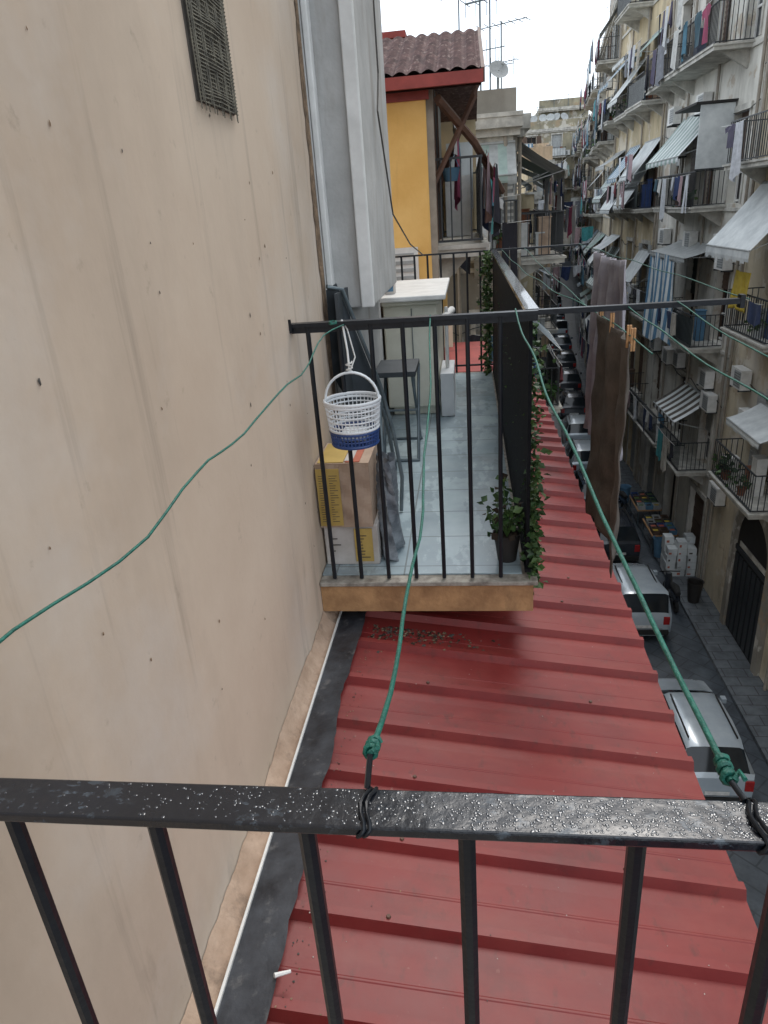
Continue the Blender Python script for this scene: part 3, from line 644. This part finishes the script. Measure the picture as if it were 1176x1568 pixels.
for (y) in(2.24,2.30,2.58,2.79):
    for s in(-1,1): b.box(.5+s*.004-.003,.5+s*.004+.003,y-.005,y+.005,-.44,-.37,'wood')
b.build('clothes_pegs')
# basket
e=empty('hanging_basket')
cx,cy,zt,zb3=-.438,2.50,-.62,-.785
b=B()
def ring(z,r,t,k,n=28): 
    b.tube([(cx+r*math.cos(g),cy+r*math.sin(g),z) for g in[i*6.2832/n for i in range(n+1)]],t,k,6)
rad=lambda z:.086+.018*(z-zb3)/(zt-zb3)
for z,t in((zt,.006),(zt-.012,.005),(zt-.03,.003),(zt-.05,.003),(zt-.07,.003),(zt-.09,.003),(zt-.105,.005)): ring(z,rad(z),t,'plastic')
for i in range(40):
    g=i*6.2832/40; b.tube([(cx+rad(z)*math.cos(g),cy+rad(z)*math.sin(g),z) for z in(zt,zt-.11)],.0024,'plastic',4)
b.build('upper_lattice',e,smooth=60)
b=B()
for z,t in((zt-.115,.005),(zt-.13,.003),(zt-.145,.003),(zb3,.006)): ring(z,rad(z),t,'bluepl')
for i in range(40):
    g=i*6.2832/40; b.tube([(cx+rad(z)*math.cos(g),cy+rad(z)*math.sin(g),z) for z in(zt-.11,zb3)],.0035,'bluepl',4)
n=28; b.poly([(cx+.083*math.cos(g),cy+.083*math.sin(g),zb3) for g in[i*6.2832/n for i in range(n)]],[tuple(range(n))],'bluepl')
b.build('blue_bottom',e,smooth=60)
b=B(); b.tube([(cx+.1*math.cos(g),cy,zt+.1*math.sin(g)) for g in[i*math.pi/16 for i in range(17)]],.0055,'plastic',6)
b.tube([(cx,cy,zt+.1),(cx-.01,cy+.05,zt+.17),(cx-.03,NB,-.345),(cx-.05,NB+.01,-.36)],.004,'white',6)
b.tube([(cx,cy,zt+.1),(cx+.02,cy+.03,zt+.15),(cx-.01,NB-.01,-.38),(cx-.03,NB,-.345)],.003,'white',6)
b.tube([(cx+.012*math.cos(i),cy+.01*math.sin(i),zt+.1+i*.003) for i in range(14)],.003,'white',5)
b.tube([(cx-.06+.013*math.cos(i*.9),NB-.02+.024*math.sin(i*.9),-.355+i*.0005) for i in range(20)],.003,'teal',5)
b.build('handle_and_rope',e,smooth=60)
b=B(); b.box(cx-.05,cx+.05,cy-.04,cy+.05,zb3+.01,zb3+.05,'aw1'); b.build('folded_cloth',e,bevel=.012)
# boxes
e=empty('cardboard_boxes')
b=B(); b.box(-.655,-.415,2.72,3.02,-1.428,-1.235,'cardw'); b.build('white_carton',e,bevel=.006)
b=B()
def bx(a,c):
    return (-.66+.23*a,2.70-.006*math.sin(a*3.1)*math.sin(c*3.1)+.005*math.sin(a*13+c*9)*math.sin(c*8),-1.234+.289*c)
b.grid(bx,16,16,'card'); b.box(-.66,-.43,2.712,3.0,-1.234,-.945,'card'); b.build('brown_carton',e)
b=B(); b.box(-.655,-.555,2.686,2.689,-1.22,-.96,'yel'); b.box(-.52,-.44,2.715,2.7185,-1.41,-1.25,'yel'); b.box(-.65,-.54,2.72,2.98,-.944,-.941,'yel');b.box(-.53,-.47,2.72,2.98,-.944,-.941,'redp')
b.box(-.535,-.5,2.73,2.9,-.9405,-.939,'cardw')
r=random.Random(5)
for c0_ in(-.645,-.60):
    for i in range(20):
        b.box(c0_,c0_+r.uniform(.01,.036),2.684,2.6855,-1.2+i*.011,-1.198+i*.011,'ink')
for i in range(8): b.box(-.51,-.51+r.uniform(.02,.06),2.712,2.7145,-1.39+i*.015,-1.387+i*.015,'ink')
for i in range(3): b.box(-.63,-.63+r.uniform(.02,.06),2.716,2.7185,-1.36+i*.03,-1.356+i*.03,'ink')
b.build('printed_labels',e)
b=B(); r=random.Random(8)
def bagf(a,c):
    g=a*6.2832; w=1-.45*c+.12*math.sin(g*3+c*5); return (-.375+.04*w*math.cos(g)+.016*math.sin(g*5+c*9)+.006*math.sin(g*11+c*23),2.86+.12*w*math.sin(g)+.016*math.cos(g*4+c*7)+.006*math.cos(c*31+g*3),-1.425+.45*c+.015*math.sin(g*3))
b.grid(bagf,40,24,'bag'); b.build('crumpled_plastic_bag',smooth=25,recalc=False)
# cream counter
e=empty('cream_counter')
b=B(); b.box(-.62,-.23,5.15,6.2,-1.36,-.6,'cream'); b.box(-.59,-.26,5.2,6.15,-1.428,-1.361,'cream'); b.build('cabinet',e,bevel=.012)
b=B(); b.box(-.655,-.16,5.0,6.3,-.565,-.53,'white'); b.box(-.62,-.2,5.08,6.2,-.6,-.566,'cream'); b.build('worktop',e,bevel=.008)
b=B(); b.box(-.415,-.41,5.135,5.149,-1.33,-.63,'steel'); b.build('doors',e)
b=B(); b.box(-.6,-.53,5.2,5.3,-.529,-.45,'cardw');b.box(-.59,-.54,5.198,5.1995,-.51,-.47,'blu'); b.build('detergent_box',bevel=.004)
b=B(); b.box(-.22,-.12,5.1,5.6,-1.425,-1.1,'plastic'); b.tube([(-.17,5.3,-1.1),(-.17,5.3,-.65)],.016,'white',8); b.tube([(-.19,5.2,-.72),(-.13,5.5,-.7)],.03,'white',8); b.build('white_plastic_rack',bevel=.03)
# folding stool
b=B(); b.box(-.575,-.325,4.1,4.5,-.895,-.865,'darkfab')
for x in(-.56,-.345):
    b.tube([(x,4.12,-.895),(x,4.56,-1.425)],.010,'steel',7); b.tube([(x+.015,4.48,-.895),(x+.015,4.10,-1.425)],.010,'steel',7)
for y,z in((4.56,-1.42),(4.10,-1.42)): b.tube([(-.57,y,z),(-.33,y,z)],.010,'steel',7)
b.tube([(-.565,4.3,-1.15),(-.33,4.3,-1.15)],.008,'steel',6)
b.build('folding_stool',smooth=40)
# folded chair
b=B()
b.poly([(-.655,3.3,-.30),(-.60,3.28,-.27),(-.5,3.55,-.75),(-.47,3.57,-.95),(-.56,3.4,-.98),(-.66,3.3,-.7)],[(0,1,2,3,4,5)],'darkfab')
b.tube([(-.64,3.25,-.28),(-.58,3.3,-.3),(-.46,3.5,-.8),(-.40,3.45,-1.05),(-.36,3.35,-1.25),(-.37,3.3,-1.42)],.010,'steel',8)
b.tube([(-.64,3.4,-.35),(-.5,3.55,-.8),(-.44,3.55,-1.05),(-.41,3.5,-1.25),(-.43,3.5,-1.42)],.010,'steel',8)
b.tube([(-.47,3.5,-.85),(-.44,3.25,-1.2),(-.4,3.15,-1.42)],.009,'steel',8)
b.box(-.60,-.585,3.2,3.5,-1.05,-.31,'darkfab')
o=b.build('folded_chair',smooth=40)
# plants
rr=random.Random(31)
b=B()
def iv(r):
    y=r.uniform(2.62,6.7); cl=.5+.5*math.sin(y*9)*math.sin(y*3.7+1); z=-.42-1.05*(r.random()**(.8))
    return (FX+.014+abs(r.gauss(0,.011))*(1+cl),y,z)
leaves(b,6800,iv,.014,.034,rr,['leaf','leaf','leaf2'])
leaves(b,900,lambda r:(FX-.03-abs(r.gauss(0,.035)),NE-.05-abs(r.gauss(0,.06)),r.uniform(-1.42,-.36)),.02,.045,rr,['leaf','leaf2'])
leaves(b,420,lambda r:(FX+.026+r.gauss(0,.012),r.uniform(2.6,2.8),-1.5+abs(r.gauss(0,.25))),.018,.040,rr,['leaf','leaf2'])
b.build('ivy_foliage',recalc=False)
e=empty('potted_plant')
b=B(); b.poly(*bowl(.145,2.76,-1.428,.058,.13,M['pot'])); b.poly([(.145+.05*math.cos(i*.5236),2.76+.05*math.sin(i*.5236),-1.32) for i in range(12)],[tuple(range(12))],'soil'); b.build('pot',e,smooth=40)
b=B()
for i in range(14):
    g=i*.9; h=rr.uniform(.05,.24); t=(.145+math.cos(g)*.06,2.76+math.sin(g)*.065,-1.32+h)
    b.tube([(.145,2.76,-1.32),(.145+math.cos(g)*.02,2.76+math.sin(g)*.02,-1.32+h*.6),t],.0025,'leaf2',5)
    leaves(b,11,lambda r:(t[0]+r.gauss(0,.018),t[1]+r.gauss(0,.018),t[2]+r.gauss(0,.028)),.02,.048,rr,['leaf','leaf','leaf2','soil'])
b.build('stems_and_leaves',e,recalc=False)
b=B(); b.box(-.66,.2,7.0,8.7,-1.56,-1.5,'redtrim'); b.box(-.66,-.2,8.4,8.6,-1.5,-1.1,'p1'); b.build('terrace_step')
# ---------------- cars
def car(x,y,paint,L=3.9,H=1.5,yaw=0,van=False):
    e=empty('parked_car'); b=B()
    st=[(0,.55,.57,.70,.6),(.03,.9,.92,.76,.66),(.12,.98,1.0,.8,.66),(.42,.99,H-.06,.82,.58),(.65,.99,H,.83,.6),(1.2,.98,H+.02,.84,.61),(1.27,.98,H+.02,.84,.61),(2.0,.97,H-.02,.84,.6),(2.3,.96,H-.07,.83,.58),(3.0,.93,.96,.82,.66),(3.6,.80,.83,.79,.62),(3.85,.66,.69,.72,.52),(3.9,.5,.52,.66,.45)]
    if van: st[2]=(.06,.98,1.0,.82,.68); st[3]=(.16,.99,H+.1,.83,.66); st[4]=(.3,.99,H+.14,.84,.68)
    k=L/3.9; zg=gz(y)
    rows=[]
    for (s,zb,zr,wb,wr) in st:
        half=[(wb*.86,.22),(wb*.98,.32),(wb*1.0,.6*zb+.1),(wb*.97,zb),(wr+.02,max(zr-.05,zb+.005)),(wr-.08,zr),(wr*.4,zr+.012)]
        full=half+[(-a,z) for a,z in reversed(half)]
        rows.append([(a,s*k,z) for a,z in full])
    ca,sa=math.cos(yaw),math.sin(yaw)
    P=lambda a,s,z:(x+a*ca-s*sa,y+a*sa+s*ca,zg+z)
    n=len(rows[0]); vs=[P(*p) for r_ in rows for p in r_]
    groups={}
    for i in range(len(rows)-1):
        for j in range(n-1):
            k2=paint
            side=j in(3,9); top=j in(4,5,6,7,8)
            if side and 3<=i<=7 and i not in(5,): k2='cglass'
            if top and i in(2,8) : k2='cglass'
            if side and i in(2,8): k2=paint
            if j in(0,12): k2='tyre'
            groups.setdefault(k2,[]).append((i*n+j,i*n+j+1,(i+1)*n+j+1,(i+1)*n+j))
    o=len(b.v); b.v+=vs
    for k2,fs in groups.items():
        mi=b.m(k2)
        for f in fs: b.f.append([q+o for q in f]); b.mi.append(mi)
    for ii in(0,len(rows)-1): b.f.append([o+ii*n+j for j in range(n)]); b.mi.append(b.m(paint))
    b.build('body',e,smooth=35)
    b=B()
    for sgn in(-1,1):
        a=sorted((sgn*.56,sgn*.74)); b.box(a[0],a[1],-.02,.1,.62,.88,'lamp',P)
        a=sorted((sgn*.86,sgn*.98)); b.box(a[0],a[1],2.55*k,2.7*k,.92,1.05,paint,P)
        a=sorted((sgn*.4,sgn*.6)); b.box(a[0],a[1],3.86*k,3.92*k,.5,.62,'plate',P)
        a=sorted((sgn*.50,sgn*.53)); b.box(a[0],a[1],.6,2.1*k,H+.02,H+.06,'tyre',P)
    b.box(-.26,.26,-.03,-.015,.5,.6,'plate',P); b.box(-.72,.72,-.06,.1,.28,.44,'tyre',P)
    b.box(-.55,.55,-.005,.02,.46,.475,'tyre',P)
    b.build('lamps_bumper_mirrors',e,bevel=.02)
    b=B()
    for s in(.72,3.15):
        for sgn in(-1,1):
            c=(sgn*.74,s*k,.3); n2=18
            for r1,r2,mk,off in((.3,.3,'tyre',0),(.17,.17,'steel',.012)):
                a0,a1=sgn*.62,sgn*(.80+off)
                v=[P(aa,c[1]+r1*math.cos(g),c[2]+r1*math.sin(g)) for aa in(a0,a1) for g in[q*6.2832/n2 for q in range(n2)]]
                b.poly(v,[(q,(q+1)%n2,n2+(q+1)%n2,n2+q) for q in range(n2)]+[tuple(range(n2)),tuple(range(n2,2*n2))],mk)
    b.build('wheels',e,smooth=40)
car(5.15,12.1,'carw'); car(5.1,18.7,'carw',van=True)
ycars=[(23.6,'carb'),(28.0,'carr'),(32.4,'carw'),(37.0,'carw'),(41.4,'carb'),(45.8,'carb'),(50.2,'carb'),(54.6,'carr'),(59,'carw'),(63.4,'carr'),(68,'carw'),(73,'carb'),(79,'carw')]
for i,(y,k) in enumerate(ycars): car(5.3+max(0,y-28)*.062,y,k,yaw=-.07 if y>35 else 0,van=i in(8,10))
b=B(); zz=GZ+.13; r=random.Random(6)
for i in range(2):
    for j in range(3):
        for k in range(4+(j+i)%2):
            j0=r.uniform(-.03,.03); b.box(6.75+j*.34+j0,7.05+j*.34+j0,22.6+i*.4,22.97+i*.4,zz+k*.27,zz+k*.27+.26,'aw1'); b.box(6.78+j*.34,6.78+j*.34+r.uniform(.06,.14),22.594+i*.4,22.599+i*.4,zz+k*.27+.06,zz+k*.27+r.uniform(.1,.16),r.choice(['redp','ink','redp','shW']))
b.build('stacked_packages')
for (x,y,kk) in((7.1,25.2,'shG'),(7.1,27.6,'blu')):
    b=B(); b.box(x-.45,x+.5,y-.8,y+.8,zz+.7,zz+.75,'wood')
    for a in(-.4,.42):
        for c in(-.75,.75): b.tube([(x+a,y+c,zz),(x+a,y+c,zz+.7)],.025,'steel',6)
    for i in range(3):
        for j in range(4):
            k=r.choice([M['blu'],M['shG'],M['shB'],M['bluepl'],M['shW'],M['carr']]); x0=x-.42+i*.3;y0_=y-.78+j*.39
            b.box(x0,x0+.27,y0_,y0_+.35,zz+.751,zz+.77,k); b.box(x0,x0+.02,y0_,y0_+.35,zz+.77,zz+.93,k); b.box(x0+.25,x0+.27,y0_,y0_+.35,zz+.77,zz+.93,k); b.box(x0+.02,x0+.25,y0_,y0_+.02,zz+.77,zz+.93,k); b.box(x0+.02,x0+.25,y0_+.33,y0_+.35,zz+.77,zz+.93,k)
            b.box(x0+.03,x0+.24,y0_+.03,y0_+.32,zz+.771,zz+.86,r.choice(['leaf2','redp','yc','soil']))
    b.build('market_stall')
for (x,y,k) in((6.9,24.2,'blu'),(6.7,29.5,'blu'),(7.2,20.9,'pot')):
    b=B(); b.poly(*bowl(x,y,gz(y)+.13,.25,.75,M[k])); b.build('waste_bin',smooth=40)
def scooter(x,y,k,yaw=0):
    ca,sa=math.cos(yaw),math.sin(yaw); z0=gz(y)+.01; P=lambda a,s,z:(x+a*ca-s*sa,y+a*sa+s*ca,z0+z); b=B()
    for s in(0,1.25):
        b.tube([P(0,s+.17*math.cos(g),.22+.17*math.sin(g)) for g in[q*6.2832/14 for q in range(15)]],.055,'tyre',6)
    b.tube([P(0,-.1,.5),P(0,.25,.62),P(0,.55,.5)],[.1,.17,.12],k,8); b.tube([P(0,-.15,.76),P(0,.2,.8),P(0,.55,.74)],[.08,.13,.09],'tyre',8)
    b.box(-.14,.14,.5,.95,.25,.3,k,P); b.tube([P(0,.95,.28),P(0,1.05,.9)],[.16,.1],k,8); b.tube([P(0,1.0,.9),P(0,1.25,.25)],.03,'steel',6)
    b.tube([P(-.33,.95,1.0),P(0,1.03,.97),P(.33,.95,1.0)],.02,'tyre',6); b.build('scooter',smooth=40)
scooter(6.5,20.4,'carb'); scooter(6.5,28.6,'carr',.3); scooter(6.5,33.5,'carb'); scooter(3.2,30,'carr'); scooter(6.55,30.6,'carb',.2)
for y,z,s in((38,-3,1),(47,-1.5,2),(58,0,3),(66,-2,4)):
    laundry(lambda a,c,zz,y=y:(a,y+c,zz),max(lx(y)+1,3),rx(y)-1,0,z,s*5)
# ---------------- light & sky
w=bpy.data.worlds.new('World'); sc.world=w; w.use_nodes=True; N=w.node_tree.nodes; L=w.node_tree.links
sk=N.new('ShaderNodeTexSky'); sk.sky_type='NISHITA'; sk.sun_disc=False; EL,AZ=math.radians(58),math.radians(20)
sk.sun_elevation=EL; sk.sun_rotation=AZ; sk.dust_density=3; sk.air_density=1
tc=N.new('ShaderNodeTexCoord'); no=N.new('ShaderNodeTexNoise'); no.inputs['Scale'].default_value=2.2; no.inputs['Detail'].default_value=6; L.new(tc.outputs['Generated'],no.inputs[0])
cr=N.new('ShaderNodeValToRGB'); cr.color_ramp.elements[0].position=.3; cr.color_ramp.elements[1].position=.7; cr.color_ramp.elements[0].color=(.80,.89,1,1); cr.color_ramp.elements[1].color=(.93,.97,1,1)
L.new(no.outputs['Fac'],cr.inputs[0])
ml=N.new('ShaderNodeMixRGB'); ml.blend_type='MULTIPLY'; ml.inputs[0].default_value=1; L.new(cr.outputs[0],ml.inputs[1]); ml.inputs[2].default_value=(14.5,14.5,14.5,1)
mx=N.new('ShaderNodeMixRGB'); mx.inputs[0].default_value=.75; L.new(sk.outputs[0],mx.inputs[1]); L.new(ml.outputs[0],mx.inputs[2])
bg=N['Background']; L.new(mx.outputs[0],bg.inputs[0]); bg.inputs[1].default_value=.14
sd=bpy.data.lights.new('sun','SUN'); sd.energy=1.5; sd.angle=math.radians(24); sd.color=(1,.95,.89)
so=bpy.data.objects.new('sun',sd); sc.collection.objects.link(so)
dv=Vector((math.sin(AZ)*math.cos(EL),math.cos(AZ)*math.cos(EL),math.sin(EL))); so.rotation_euler=dv.to_track_quat('Z','Y').to_euler()
# ---------------- camera
cd=bpy.data.cameras.new('camera'); co=bpy.data.objects.new('camera',cd); sc.collection.objects.link(co)
cd.sensor_fit='VERTICAL'; cd.sensor_height=24; cd.lens=24*1060/1568; cd.clip_start=.05; cd.clip_end=2000
mm=Matrix(((.9917,.0198,.1275),(.1091,.3986,-.9106),(-.0688,.917,.3932)))
co.rotation_mode='QUATERNION'; co.rotation_quaternion=mm.to_quaternion(); sc.camera=co
sc.view_settings.view_transform='Standard'; sc.view_settings.look='None'; sc.view_settings.exposure=0
